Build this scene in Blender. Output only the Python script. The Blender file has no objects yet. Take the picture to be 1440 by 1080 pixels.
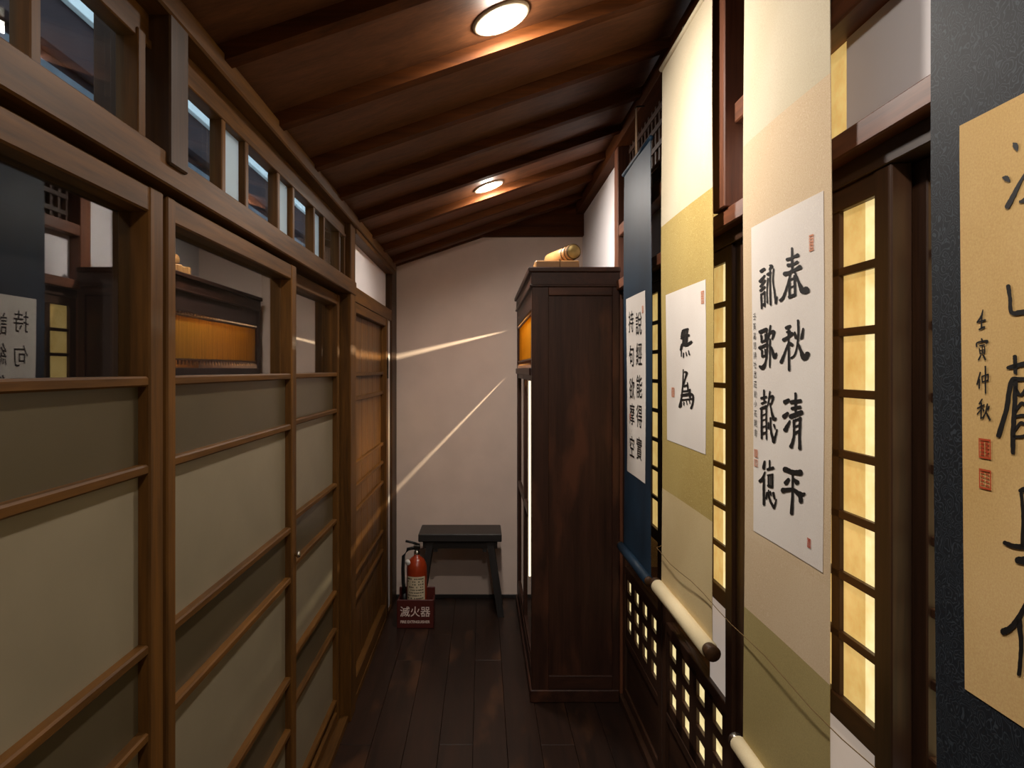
import bpy, bmesh, math, random
from mathutils import Vector, Matrix
random.seed(7)
S = bpy.context.scene
C = S.collection

# ---------------------------------------------------------------- camera, world, exposure
EYE = 1.45          # eye height; the corridor runs along +Y, lateral is X
F = 1000.0          # focal length in pixels of the 1440 px wide frame
VX, VY = 678.0, 520.0
cam = bpy.data.cameras.new('camera'); camo = bpy.data.objects.new('camera', cam); C.objects.link(camo)
camo.location = (0, 0, EYE); camo.rotation_euler = (math.pi/2, 0, 0)
cam.sensor_width = 36; cam.sensor_fit = 'HORIZONTAL'; cam.lens = 36*F/1440
cam.shift_x = (720-VX)/1440; cam.shift_y = -(540-VY)/1440
cam.clip_start = .02
S.camera = camo
W = bpy.data.worlds.new('World'); S.world = W; W.use_nodes = True
bg = W.node_tree.nodes['Background']; bg.inputs[0].default_value = (.74, .88, 1, 1); bg.inputs[1].default_value = 2.6
S.view_settings.view_transform = 'Standard'; S.view_settings.look = 'None'
S.view_settings.gamma = 1; S.view_settings.use_curve_mapping = False
S.view_settings.exposure = 0.0
DOWNLIGHT_W = 12.0; SPILL_W = 3.4

# ---------------------------------------------------------------- materials
def lin(c):
    return tuple((v/12.92 if v <= .04045 else ((v+.055)/1.055)**2.4) for v in c)
def rgb(r, g, b): return lin((r/255, g/255, b/255)) + (1,)
MATS = {}
def newmat(name):
    m = bpy.data.materials.new(name); m.use_nodes = True
    nt = m.node_tree; b = nt.nodes['Principled BSDF']; MATS[name] = m
    return m, nt, b
def wood(name, c1, c2, axis='y', rough=.45, scale=1.0, spec=.4, worn=None):
    m, nt, b = newmat(name); N = nt.nodes.new; L = nt.links.new
    tc = N('ShaderNodeTexCoord'); oi = N('ShaderNodeObjectInfo')
    add = N('ShaderNodeVectorMath'); add.operation = 'ADD'
    mul = N('ShaderNodeVectorMath'); mul.operation = 'SCALE'; mul.inputs['Scale'].default_value = 13.7
    cmb = N('ShaderNodeCombineXYZ')
    for i in range(3): L(oi.outputs['Random'], cmb.inputs[i])
    L(cmb.outputs[0], mul.inputs[0]); L(tc.outputs['Object'], add.inputs[0]); L(mul.outputs[0], add.inputs[1])
    mp = N('ShaderNodeMapping'); s = [26*scale]*3; s['xyz'.index(axis)] = 1.6*scale
    mp.inputs['Scale'].default_value = s; L(add.outputs[0], mp.inputs[0])
    n1 = N('ShaderNodeTexNoise'); n1.inputs['Scale'].default_value = 1.0; n1.inputs['Detail'].default_value = 6; n1.inputs['Distortion'].default_value = .6
    L(mp.outputs[0], n1.inputs['Vector'])
    n2 = N('ShaderNodeTexNoise'); n2.inputs['Scale'].default_value = 5.0; n2.inputs['Detail'].default_value = 3
    L(mp.outputs[0], n2.inputs['Vector'])
    mx = N('ShaderNodeMath'); mx.operation = 'MULTIPLY_ADD'; mx.inputs[1].default_value = .65
    sc = N('ShaderNodeMath'); sc.operation = 'MULTIPLY'; sc.inputs[1].default_value = .35
    L(n2.outputs[0], sc.inputs[0]); L(n1.outputs[0], mx.inputs[0]); L(sc.outputs[0], mx.inputs[2])
    rp = N('ShaderNodeValToRGB'); rp.color_ramp.elements[0].position = .32; rp.color_ramp.elements[1].position = .70
    rp.color_ramp.elements[0].color = c1; rp.color_ramp.elements[1].color = c2
    L(mx.outputs[0], rp.inputs[0])
    col = rp.outputs[0]
    if worn:
        n3 = N('ShaderNodeTexNoise'); n3.inputs['Scale'].default_value = 3.1; n3.inputs['Detail'].default_value = 5
        mp3 = N('ShaderNodeMapping'); s3 = [2.2]*3; s3['xyz'.index(axis)] = .7; mp3.inputs['Scale'].default_value = s3
        L(add.outputs[0], mp3.inputs[0]); L(mp3.outputs[0], n3.inputs['Vector'])
        r3 = N('ShaderNodeValToRGB'); r3.color_ramp.elements[0].position = .56; r3.color_ramp.elements[1].position = .68
        r3.color_ramp.elements[0].color = (0,0,0,1); r3.color_ramp.elements[1].color = (1,1,1,1); L(n3.outputs[0], r3.inputs[0])
        mm = N('ShaderNodeMixRGB'); mm.inputs[2].default_value = worn; L(r3.outputs[0], mm.inputs[0]); L(col, mm.inputs[1]); col = mm.outputs[0]
    L(col, b.inputs['Base Color'])
    b.inputs['Roughness'].default_value = rough; b.inputs['Specular IOR Level'].default_value = spec
    bp = N('ShaderNodeBump'); bp.inputs['Strength'].default_value = .18; bp.inputs['Distance'].default_value = .002
    L(mx.outputs[0], bp.inputs['Height']); L(bp.outputs[0], b.inputs['Normal'])
    return m
def plain(name, c, rough=.6, spec=.3, metal=0, mottle=0, mscale=8, bump=0, emit=None, estr=0):
    m, nt, b = newmat(name); N = nt.nodes.new; L = nt.links.new
    b.inputs['Base Color'].default_value = c; b.inputs['Roughness'].default_value = rough
    b.inputs['Specular IOR Level'].default_value = spec; b.inputs['Metallic'].default_value = metal
    if mottle or bump:
        tc = N('ShaderNodeTexCoord'); n = N('ShaderNodeTexNoise'); n.inputs['Scale'].default_value = mscale; n.inputs['Detail'].default_value = 6
        L(tc.outputs['Object'], n.inputs['Vector'])
    if mottle:
        rp = N('ShaderNodeValToRGB'); e = rp.color_ramp.elements; e[0].position = .3; e[1].position = .7
        e[0].color = tuple(v*(1-mottle) for v in c[:3])+(1,); e[1].color = tuple(min(1, v*(1+mottle)) for v in c[:3])+(1,)
        L(n.outputs[0], rp.inputs[0]); L(rp.outputs[0], b.inputs['Base Color'])
        if emit: L(rp.outputs[0], b.inputs['Emission Color'])
    if bump:
        bp = N('ShaderNodeBump'); bp.inputs['Strength'].default_value = bump; bp.inputs['Distance'].default_value = .002
        L(n.outputs[0], bp.inputs['Height']); L(bp.outputs[0], b.inputs['Normal'])
    if emit:
        if not mottle: b.inputs['Emission Color'].default_value = emit
        b.inputs['Emission Strength'].default_value = estr
    return m
def paper(name, c, c2=None, weave=420, pattern=None, rough=.85, sheen=0):
    """silk / paper with fine fibres and broad toning"""
    m, nt, b = newmat(name); N = nt.nodes.new; L = nt.links.new
    tc = N('ShaderNodeTexCoord')
    n = N('ShaderNodeTexNoise'); n.inputs['Scale'].default_value = 3.0; n.inputs['Detail'].default_value = 5; L(tc.outputs['Object'], n.inputs['Vector'])
    w = N('ShaderNodeTexNoise'); w.inputs['Scale'].default_value = weave; w.inputs['Detail'].default_value = 2; L(tc.outputs['Object'], w.inputs['Vector'])
    c2 = c2 or tuple(v*.86 for v in c[:3])+(1,)
    rp = N('ShaderNodeValToRGB'); rp.color_ramp.elements[0].position = .35; rp.color_ramp.elements[1].position = .65
    rp.color_ramp.elements[0].color = c2; rp.color_ramp.elements[1].color = c; L(n.outputs[0], rp.inputs[0])
    mm = N('ShaderNodeMixRGB'); mm.blend_type = 'OVERLAY'; mm.inputs[0].default_value = .25; L(rp.outputs[0], mm.inputs[1]); L(w.outputs['Fac'], mm.inputs[2])
    col = mm.outputs[0]
    if pattern:
        vo = N('ShaderNodeTexVoronoi'); vo.feature = 'DISTANCE_TO_EDGE' if pattern[0] == 'edge' else 'F1'; vo.inputs['Scale'].default_value = pattern[1]
        dn = N('ShaderNodeMixRGB'); dn.inputs[0].default_value = .035
        nz = N('ShaderNodeTexNoise'); nz.inputs['Scale'].default_value = 30; L(tc.outputs['Object'], nz.inputs['Vector'])
        L(tc.outputs['Object'], dn.inputs[1]); L(nz.outputs['Color'], dn.inputs[2]); L(dn.outputs[0], vo.inputs['Vector'])
        sn = N('ShaderNodeMath'); sn.operation = 'SINE'; k = N('ShaderNodeMath'); k.operation = 'MULTIPLY'; k.inputs[1].default_value = 26
        L(vo.outputs['Distance'], k.inputs[0]); L(k.outputs[0], sn.inputs[0])
        r2 = N('ShaderNodeValToRGB'); r2.color_ramp.elements[0].position = .55; r2.color_ramp.elements[1].position = .95
        r2.color_ramp.elements[0].color = (0,0,0,1); r2.color_ramp.elements[1].color = (1,1,1,1); L(sn.outputs[0], r2.inputs[0])
        m3 = N('ShaderNodeMixRGB'); m3.inputs[2].default_value = pattern[2]; L(r2.outputs[0], m3.inputs[0]); L(col, m3.inputs[1]); col = m3.outputs[0]
    L(col, b.inputs['Base Color']); b.inputs['Roughness'].default_value = rough; b.inputs['Specular IOR Level'].default_value = .2
    bp = N('ShaderNodeBump'); bp.inputs['Strength'].default_value = .08; bp.inputs['Distance'].default_value = .001
    L(w.outputs['Fac'], bp.inputs['Height']); L(bp.outputs[0], b.inputs['Normal'])
    return m
def glass(name, tint, f0=.05, rough=0.0):
    m, nt, b = newmat(name); N = nt.nodes.new; L = nt.links.new
    out = nt.nodes['Material Output']; nt.nodes.remove(b)
    tr = N('ShaderNodeBsdfTransparent'); tr.inputs[0].default_value = tint
    gl = N('ShaderNodeBsdfGlossy'); gl.inputs['Roughness'].default_value = rough; gl.inputs['Color'].default_value = (.95,.95,.95,1)
    lw = N('ShaderNodeLayerWeight'); lw.inputs['Blend'].default_value = .5
    pw_ = N('ShaderNodeMath'); pw_.operation = 'POWER'; pw_.inputs[1].default_value = 4.0; L(lw.outputs['Facing'], pw_.inputs[0])
    fr = N('ShaderNodeMath'); fr.operation = 'MULTIPLY_ADD'; fr.inputs[1].default_value = 1-f0; fr.inputs[2].default_value = f0; L(pw_.outputs[0], fr.inputs[0])
    mx = N('ShaderNodeMixShader'); L(fr.outputs[0], mx.inputs[0]); L(tr.outputs[0], mx.inputs[1]); L(gl.outputs[0], mx.inputs[2]); L(mx.outputs[0], out.inputs[0])
    return m
def emitter(name, c, s):
    m, nt, b = newmat(name); out = nt.nodes['Material Output']; nt.nodes.remove(b)
    e = nt.nodes.new('ShaderNodeEmission'); e.inputs[0].default_value = c; e.inputs[1].default_value = s
    nt.links.new(e.outputs[0], out.inputs[0]); return m
def litpaper(name, c, s, mott=1.0):
    """paper of a window that is lit from the room behind it: mottled, gives off its light"""
    m, nt, b = newmat(name); N = nt.nodes.new; L = nt.links.new
    tc = N('ShaderNodeTexCoord'); oi = N('ShaderNodeObjectInfo'); ad = N('ShaderNodeVectorMath'); ad.operation = 'ADD'
    L(tc.outputs['Object'], ad.inputs[0]); L(oi.outputs['Location'], ad.inputs[1])
    n = N('ShaderNodeTexNoise'); n.inputs['Scale'].default_value = 16; n.inputs['Detail'].default_value = 7; n.inputs['Roughness'].default_value = .65
    L(ad.outputs[0], n.inputs['Vector'])
    rp = N('ShaderNodeValToRGB'); e = rp.color_ramp.elements; e[0].position = .28; e[1].position = .6
    e[0].color = (c[0]*(1-.22*mott), c[1]*(1-.30*mott), c[2]*(1-.45*mott), 1); e[1].color = c
    L(n.outputs[0], rp.inputs[0]); L(rp.outputs[0], b.inputs['Base Color']); L(rp.outputs[0], b.inputs['Emission Color'])
    b.inputs['Emission Strength'].default_value = s; b.inputs['Roughness'].default_value = .8
    return m
def frosted_back(name, c):
    m, nt, b = newmat(name); N = nt.nodes.new; L = nt.links.new
    out = nt.nodes['Material Output']; nt.nodes.remove(b)
    t = N('ShaderNodeBsdfTranslucent'); t.inputs[0].default_value = c
    d = N('ShaderNodeBsdfDiffuse'); d.inputs[0].default_value = c
    mx = N('ShaderNodeMixShader'); mx.inputs[0].default_value = .2; L(t.outputs[0], mx.inputs[1]); L(d.outputs[0], mx.inputs[2]); L(mx.outputs[0], out.inputs[0])
    return m

for ax in 'xyz':
    wood('oak_'+ax, rgb(58, 37, 16), rgb(108, 71, 30), ax, .5, spec=.15)           # left frames: warm mid brown
    wood('oakdark_'+ax, rgb(42, 27, 16), rgb(76, 50, 27), ax, .5, spec=.2)
    wood('brown_'+ax, rgb(42, 27, 19), rgb(74, 47, 30), ax, .45)          # right wall doors
    wood('red_'+ax, rgb(74, 42, 28), rgb(128, 76, 48), ax, .5)            # reddish posts and lintels
    wood('ceil_'+ax, rgb(74, 45, 28), rgb(108, 68, 42), ax, .55, spec=.2)
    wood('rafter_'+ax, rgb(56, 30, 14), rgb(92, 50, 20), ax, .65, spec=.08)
    wood('cab_'+ax, rgb(42, 26, 20), rgb(66, 41, 31), ax, .45, spec=.2, worn=rgb(80, 48, 34))
    wood('honey_'+ax, rgb(68, 43, 19), rgb(114, 75, 32), ax, .45, spec=.2)
    wood('floor_'+ax, rgb(32, 23, 19), rgb(52, 34, 26), ax, .36, spec=.25, worn=rgb(74, 48, 32))
    wood('black_'+ax, rgb(34, 32, 32), rgb(48, 44, 42), ax, .45)
plain('plaster_end', rgb(220, 198, 184), .9, .1, mottle=.05, mscale=5, bump=.15)
plain('plaster_white', rgb(226, 220, 220), .9, .1, mottle=.03, mscale=4, bump=.1)
plain('plaster_rear', rgb(190, 176, 158), .9, .1, mottle=.05, mscale=5)
plain('frosted', rgb(126, 116, 97), .35, .4, mottle=.06, mscale=7, bump=.25)
plain('frosted_dark', rgb(76, 67, 50), .3, .5, mottle=.06, mscale=6, bump=.2)
glass('clear_glass', (.9, .92, .9, 1), .09)
glass('clerestory_glass', (.9, .94, .96, 1), .03)
glass('cabinet_glass', (.95, .93, .88, 1), .03)
frosted_back('milk_glass', (.82, .86, .86, 1))
litpaper('paper_ochre', rgb(214, 182, 112), .85)
litpaper('paper_white', rgb(206, 192, 180), .42, .12)
litpaper('paper_cream', rgb(244, 226, 168), 1.0)
plain('metal', rgb(200, 198, 190), .25, .5, 1)
plain('metal_dark', rgb(70, 66, 60), .4, .5, 1)
plain('ink', rgb(26, 23, 21), .55, .3)
plain('seal_red', rgb(186, 78, 46), .8, .1)
plain('seal_pale', rgb(214, 150, 120), .8, .1)
paper('sheet_white', rgb(238, 230, 220), rgb(226, 216, 206), pattern=('f1', 70, rgb(234, 225, 214)))
paper('sheet_plain', rgb(236, 228, 218), rgb(226, 216, 206))
paper('sheet_gold', rgb(220, 184, 126), rgb(206, 168, 106))
paper('silk_cream', rgb(212, 199, 172), rgb(204, 190, 160))
paper('silk_cream_pattern', rgb(216, 192, 158), rgb(210, 184, 148), pattern=('f1', 80, rgb(220, 197, 164)))
paper('silk_gold', rgb(188, 164, 98), rgb(176, 150, 84), pattern=('f1', 60, rgb(194, 171, 106)))
paper('silk_beige', rgb(218, 196, 148), rgb(206, 182, 134))
paper('silk_olive', rgb(176, 158, 106), rgb(166, 148, 96))
paper('silk_blue', rgb(32, 56, 76), rgb(19, 34, 48), rough=.55)
paper('silk_navy', rgb(27, 31, 37), rgb(21, 25, 30), pattern=('f1', 75, rgb(54, 61, 68)), rough=.6)
paper('roller_cream', rgb(236, 220, 182), rgb(226, 208, 166))
plain('cord_pale', rgb(200, 170, 140), .8, .2)
plain('cord_brown', rgb(108, 84, 50), .8, .2)
plain('bamboo', rgb(164, 120, 72), .45, .4, mottle=.12, mscale=14)
plain('bamboo_end', rgb(176, 150, 92), .7, .2, mottle=.12, mscale=60)
plain('bamboo_rind', rgb(88, 66, 36), .6, .2)
plain('extinguisher_red', rgb(150, 52, 22), .28, .5)
plain('box_red', rgb(80, 28, 22), .5, .4)
plain('black_rubber', rgb(26, 26, 26), .5, .4)
plain('label_white', rgb(206, 190, 160), .7, .2)
plain('print_white', rgb(226, 206, 196), .7, .2)
plain('print_dark', rgb(60, 52, 46), .7, .2)
plain('white_paint', rgb(214, 226, 226), .7, .2, mottle=.08, mscale=9)
plain('outside_grey', rgb(96, 106, 114), .9, .1, mottle=.25, mscale=6)
plain('outside_dark', rgb(52, 44, 46), .9, .1, mottle=.2, mscale=4)
plain('stone_dark', rgb(46, 48, 52), .6, .3, mottle=.2)
plain('porcelain', rgb(232, 230, 224), .2, .5)
plain('lamp_trim', rgb(206, 190, 168), .5, .4)
plain('box_white', rgb(236, 222, 186), .85, .1)
plain('void', rgb(30, 24, 20), .9, .1)
emitter('lamp_glow', (1, .93, .84, 1), 26)
emitter('led_soft', (1, .86, .60, 1), 1.6)
emitter('led_glow', (1, .80, .48, 1), 5)
# golden bamboo blind of the cabinet: lets the light behind it through
m, nt, b = newmat('blind')
N = nt.nodes.new; L = nt.links.new
tc = N('ShaderNodeTexCoord'); mp = N('ShaderNodeMapping'); mp.inputs['Scale'].default_value = (1, 90, 2); L(tc.outputs['Object'], mp.inputs[0])
n = N('ShaderNodeTexNoise'); n.inputs['Scale'].default_value = 1; n.inputs['Detail'].default_value = 3; L(mp.outputs[0], n.inputs['Vector'])
rp = N('ShaderNodeValToRGB'); rp.color_ramp.elements[0].position = .3; rp.color_ramp.elements[1].position = .7
rp.color_ramp.elements[0].color = rgb(136, 98, 24); rp.color_ramp.elements[1].color = rgb(200, 154, 56); L(n.outputs[0], rp.inputs[0])
tl = N('ShaderNodeBsdfTranslucent'); df = N('ShaderNodeBsdfDiffuse'); mx = N('ShaderNodeMixShader'); mx.inputs[0].default_value = .70
L(rp.outputs[0], tl.inputs[0]); L(rp.outputs[0], df.inputs[0]); L(tl.outputs[0], mx.inputs[1]); L(df.outputs[0], mx.inputs[2])
L(mx.outputs[0], nt.nodes['Material Output'].inputs[0]); nt.nodes.remove(b)

# ---------------------------------------------------------------- helpers
def M(n): return MATS[n]
def wpos(o):
    v = Vector((0,0,0))
    while o is not None: v += o.location; o = o.parent
    return v
def link(name, mesh, mat, loc, parent=None):
    o = bpy.data.objects.new(name, mesh); C.objects.link(o)
    if mat and not mesh.materials: mesh.materials.append(M(mat))
    elif mat and mesh.materials[0] != M(mat):
        o.material_slots[0].link = 'OBJECT'; o.material_slots[0].material = M(mat)
    if parent is not None:
        o.parent = parent; o.location = Vector(loc) - wpos(parent)
    else: o.location = loc
    return o
BOX = {}
def boxmesh(sx, sy, sz, bev):
    k = (round(sx,4), round(sy,4), round(sz,4), bev)
    if k in BOX: return BOX[k]
    bm = bmesh.new(); bmesh.ops.create_cube(bm, size=1)
    for v in bm.verts: v.co = Vector((v.co.x*sx, v.co.y*sy, v.co.z*sz))
    if bev: bmesh.ops.bevel(bm, geom=list(bm.edges), offset=min(bev, min(sx,sy,sz)*.3), segments=1, affect='EDGES')
    me = bpy.data.meshes.new('box'); bm.to_mesh(me); bm.free(); BOX[k] = me; return me
def bx(name, x0, x1, y0, y1, z0, z1, mat, parent=None, bev=.0015):
    me = boxmesh(abs(x1-x0), abs(y1-y0), abs(z1-z0), bev)
    return link(name, me, mat, ((x0+x1)/2, (y0+y1)/2, (z0+z1)/2), parent)
def grain(x0, x1, y0, y1, z0, z1):
    d = [abs(x1-x0), abs(y1-y0), abs(z1-z0)]; return 'xyz'[d.index(max(d))]
def wb(name, x0, x1, y0, y1, z0, z1, fam, parent=None, bev=.0015):
    return bx(name, x0, x1, y0, y1, z0, z1, fam+'_'+grain(x0,x1,y0,y1,z0,z1), parent, bev)
def empty(name, loc):
    o = bpy.data.objects.new(name, None); C.objects.link(o); o.location = loc; o.empty_display_size = .05; return o
def tag(o, label, cat=None, group=None, kind=None):
    o['label'] = label
    if cat: o['category'] = cat
    if group: o['group'] = group
    if kind: o['kind'] = kind
    return o
def struct(o, label, cat):
    return tag(o, label, cat, kind='structure')
def frombm(name, bm, mat, origin, parent=None, smooth=False):
    origin = Vector(origin)
    for v in bm.verts: v.co -= origin
    if smooth:
        for f in bm.faces: f.smooth = True
    bmesh.ops.recalc_face_normals(bm, faces=bm.faces)
    me = bpy.data.meshes.new(name); bm.to_mesh(me); bm.free()
    return link(name, me, mat, origin, parent)
def tube(bm, pts, r, seg=10, cap=True, radii=None):
    pts = [Vector(p) for p in pts]; rings = []
    for i, p in enumerate(pts):
        t = (pts[min(i+1, len(pts)-1)] - pts[max(i-1, 0)]).normalized()
        a = Vector((0,0,1)) if abs(t.z) < .9 else Vector((1,0,0))
        u = t.cross(a).normalized(); w = t.cross(u)
        rr = radii[i] if radii else r
        rings.append([bm.verts.new(p + (u*math.cos(k*2*math.pi/seg) + w*math.sin(k*2*math.pi/seg))*rr) for k in range(seg)])
    for a, b_ in zip(rings, rings[1:]):
        for k in range(seg): bm.faces.new((a[k], a[(k+1)%seg], b_[(k+1)%seg], b_[k]))
    if cap:
        bm.faces.new(rings[0][::-1]); bm.faces.new(rings[-1])
def tubeobj(name, pts, r, mat, parent=None, seg=10, radii=None, smooth=True):
    bm = bmesh.new(); tube(bm, pts, r, seg, True, radii)
    return frombm(name, bm, mat, pts[0], parent, smooth)
def lathe(name, prof, loc, mat, parent=None, seg=28):
    bm = bmesh.new(); rings = []
    for r, z in prof:
        rings.append([bm.verts.new((max(r,1e-4)*math.cos(k*2*math.pi/seg), max(r,1e-4)*math.sin(k*2*math.pi/seg), z)) for k in range(seg)])
    for a, b_ in zip(rings, rings[1:]):
        for k in range(seg): bm.faces.new((a[k], a[(k+1)%seg], b_[(k+1)%seg], b_[k]))
    bm.faces.new(rings[0][::-1]); bm.faces.new(rings[-1])
    for f in bm.faces: f.smooth = True
    bmesh.ops.recalc_face_normals(bm, faces=bm.faces)
    me = bpy.data.meshes.new(name); bm.to_mesh(me); bm.free()
    return link(name, me, mat, loc, parent)
def prism(name, poly, axis, a, b_, mat, parent=None):
    """polygon given in the two other axes, extruded along axis from a to b_"""
    bm = bmesh.new()
    def p(u, v, w): return {'x': (w,u,v), 'y': (u,w,v), 'z': (u,v,w)}[axis]
    A = [bm.verts.new(p(u,v,a)) for u,v in poly]; B = [bm.verts.new(p(u,v,b_)) for u,v in poly]
    bm.faces.new(A); bm.faces.new(B[::-1])
    for i in range(len(poly)): bm.faces.new((A[i], A[(i+1)%len(poly)], B[(i+1)%len(poly)], B[i]))
    c = sum((v.co for v in bm.verts), Vector())/len(bm.verts)
    return frombm(name, bm, mat, c, parent)

YB, YE = -1.7, 4.53           # corridor behind the viewer .. end wall
XL, XR = -.55, .62
def ceil_z(x): return 2.107 + .342*(x+.557)

# ---------------------------------------------------------------- floor, ceiling, end walls
fl = struct(bx('floor', -.66, .74, YB, YE+.05, -.06, -.018, 'void'), 'dark stained plank floor of the narrow corridor', 'floor')
y_cuts = [[-1.7, .9, 2.75, 4.53], [-1.7, -.2, 1.9, 3.55, 4.53], [-1.7, .4, 2.3, 3.9, 4.53]]
pw = (.62+.56)/9
for i in range(9):
    cuts = y_cuts[i % 3]
    for a, b_ in zip(cuts, cuts[1:]):
        wb('plank', -.56+i*pw+.0006, -.56+(i+1)*pw-.0006, a+.0004, b_-.0004, -.02, random.uniform(-.0008, .0008), 'floor', fl, .001)
ce = struct(prism('ceiling', [(-.62, ceil_z(-.62)+.03), (.76, ceil_z(.76)+.03), (.76, ceil_z(.76)+.06), (-.62, ceil_z(-.62)+.06)], 'y', YB, YE+.06, 'void'),
            'sloping red-brown board ceiling with dark battens', 'ceiling')
raf = [1.45+.39*k for k in range(-8, 8)]
edges = [YB] + [r for r in raf if YB+.1 < r < YE] + [YE]
for a, b_ in zip(edges, edges[1:]):
    prism('ceiling_board', [(-.60, ceil_z(-.60)), (.66, ceil_z(.66)), (.66, ceil_z(.66)+.03), (-.60, ceil_z(-.60)+.03)], 'y', a+.0015, b_-.0015, 'ceil_x', ce)
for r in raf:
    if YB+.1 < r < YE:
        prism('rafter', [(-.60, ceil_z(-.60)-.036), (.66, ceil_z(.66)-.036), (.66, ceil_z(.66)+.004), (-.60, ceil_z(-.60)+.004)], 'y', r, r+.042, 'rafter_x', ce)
wbk = struct(prism('wall_back', [(-.60, -.02), (.70, -.02), (.70, ceil_z(.70)+.03), (-.60, ceil_z(-.60)+.03)], 'y', YE, YE+.06, 'plaster_end'),
             'cream plaster end wall crossed by thin streaks of light', 'wall')
wfr = struct(prism('wall_front', [(-.70, -.02), (.74, -.02), (.74, ceil_z(.74)+.03), (-.70, ceil_z(-.70)+.03)], 'y', YB-.06, YB, 'plaster_rear'),
             'plain plaster wall closing the corridor behind the viewer', 'wall')
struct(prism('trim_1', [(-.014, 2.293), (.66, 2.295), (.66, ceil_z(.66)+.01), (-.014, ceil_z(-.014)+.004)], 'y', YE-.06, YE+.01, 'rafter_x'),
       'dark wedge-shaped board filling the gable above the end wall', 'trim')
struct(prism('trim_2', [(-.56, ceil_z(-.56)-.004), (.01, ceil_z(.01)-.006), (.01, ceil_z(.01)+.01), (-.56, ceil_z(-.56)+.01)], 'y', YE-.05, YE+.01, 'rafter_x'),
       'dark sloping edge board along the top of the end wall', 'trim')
struct(wb('trim_3', -.60, -.545, YE-.22, YE, 0, 2.12, 'oakdark'), 'dark corner post beside the plank door and end wall', 'trim')
struct(wb('baseboard_back', -.545, .217, YE-.012, YE+.002, 0, .02, 'black'), 'low dark skirting strip under the cream end wall', 'baseboard')

# ---------------------------------------------------------------- left wall
struct(wb('trim_4', -.62, -.535, YB, 3.03, 1.765, 1.822, 'oak', bev=.003), 'long brown lintel beam above the glazed sliding doors', 'trim')
struct(wb('trim_5', -.60, -.525, YB, YE-.2, 2.052, 2.098, 'oak', bev=.004), 'brown cornice rail where the left wall meets the ceiling', 'trim')
struct(wb('trim_6', -.60, -.565, YB, 3.03, 2.006, 2.056, 'oak'), 'recessed brown rail above the clerestory windows', 'trim')
struct(wb('trim_7', -.68, -.55, YB, YE, 0, .028, 'oak'), 'grooved wooden sill under the glazed sliding doors', 'trim')
struct(wb('trim_8', -.69, -.54, 2.925, 3.03, 0, 2.06, 'oak', bev=.003), 'brown post between the glazed doors and the plank door', 'trim')
wl = struct(bx('wall_left', -.62, -.585, 3.03, YE-.2, 1.80, 2.06, 'plaster_white'), 'small white plaster panel above the plank door', 'wall')
struct(wb('trim_9', -.61, -.548, 3.03, YE-.2, 1.745, 1.81, 'oak'), 'brown lintel over the plank door', 'trim')
struct(wb('trim_10', -.60, -.535, 3.03, YE-.2, 2.03, 2.06, 'oak'), 'brown rail along the top of the white panel', 'trim')
struct(bx('wall_left', -.62, -.56, 4.155, YE-.2, .0, 1.76, 'plaster_white'), 'narrow white plaster strip beside the corner post', 'wall')

RAILS = [1.430, 1.284, .985, .840, .552, .402, .112]
def sliding_door(n, X, y0, y1, label, knob=False):
    d = struct(empty('door_%d' % n, (X-.025, (y0+y1)/2, .03)), label, 'door')
    b0, b1 = X-.055, X           # depth of the frame
    wb('stile', b0, b1, y0, y0+.034, .03, 1.755, 'oak', d, .003)
    wb('stile', b0, b1, y1-.05, y1, .03, 1.755, 'oak', d, .003)
    ya, yb = y0+.034, y1-.05
    wb('rail', b0, b1-.002, ya-.004, yb+.004, 1.712, 1.755, 'oak', d, .003)
    for z in RAILS: wb('rail', b0+.004, b1-.003, ya-.004, yb+.004, z-.008, z+.009, 'oak', d, .003)
    wb('rail', b0, b1-.002, ya-.004, yb+.004, .03, .07, 'oak', d, .003)
    def pane(nm, za, zb, mat, g=X-.020): bx(nm, g-.0015, g, ya-.002, yb+.002, za-.002, zb+.002, mat, d, 0)
    pane('clear_pane', RAILS[0]+.010, 1.712, 'clear_glass', X-.032)
    zz = RAILS + [.06]
    for i in range(7):
        pane('frosted_pane', zz[i+1]+.010, zz[i]-.010, 'frosted_dark' if i in (0, 2, 4, 6) else 'frosted')
    if knob:
        lathe('knob', [(.004,0),(.005,.004),(.009,.008),(.010,.012),(.007,.016),(.001,.0175)], (X, y1-.02, .908), 'metal', d, 14).rotation_euler = (0, math.pi/2, 0)
    return d
sliding_door(1, -.55, .365, 1.228, 'wooden sliding door with clear upper pane and frosted panels, nearer the dark navy scroll')
sliding_door(2, -.55, 1.244, 2.107, 'wooden sliding door with small silver knob on its stile', True)
sliding_door(3, -.582, 2.05, 2.915, 'wooden sliding door set back beside the brown post')
sliding_door(4, -.582, -.46, .40, 'wooden sliding door set back behind the viewer')
sliding_door(5, -.55, -1.36, -.50, 'wooden sliding door at the rear end of the corridor')
struct(bx('wall_left', -.70, -.66, YB, 3.1, -.02, 1.80, 'outside_dark'), 'dark closed storm shutter wall behind the glazed doors', 'wall')
struct(bx('wall_left', -.66, -.55, YB, -1.37, .0, 1.77, 'plaster_rear'), 'plaster return beside the rear sliding door', 'wall')
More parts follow.
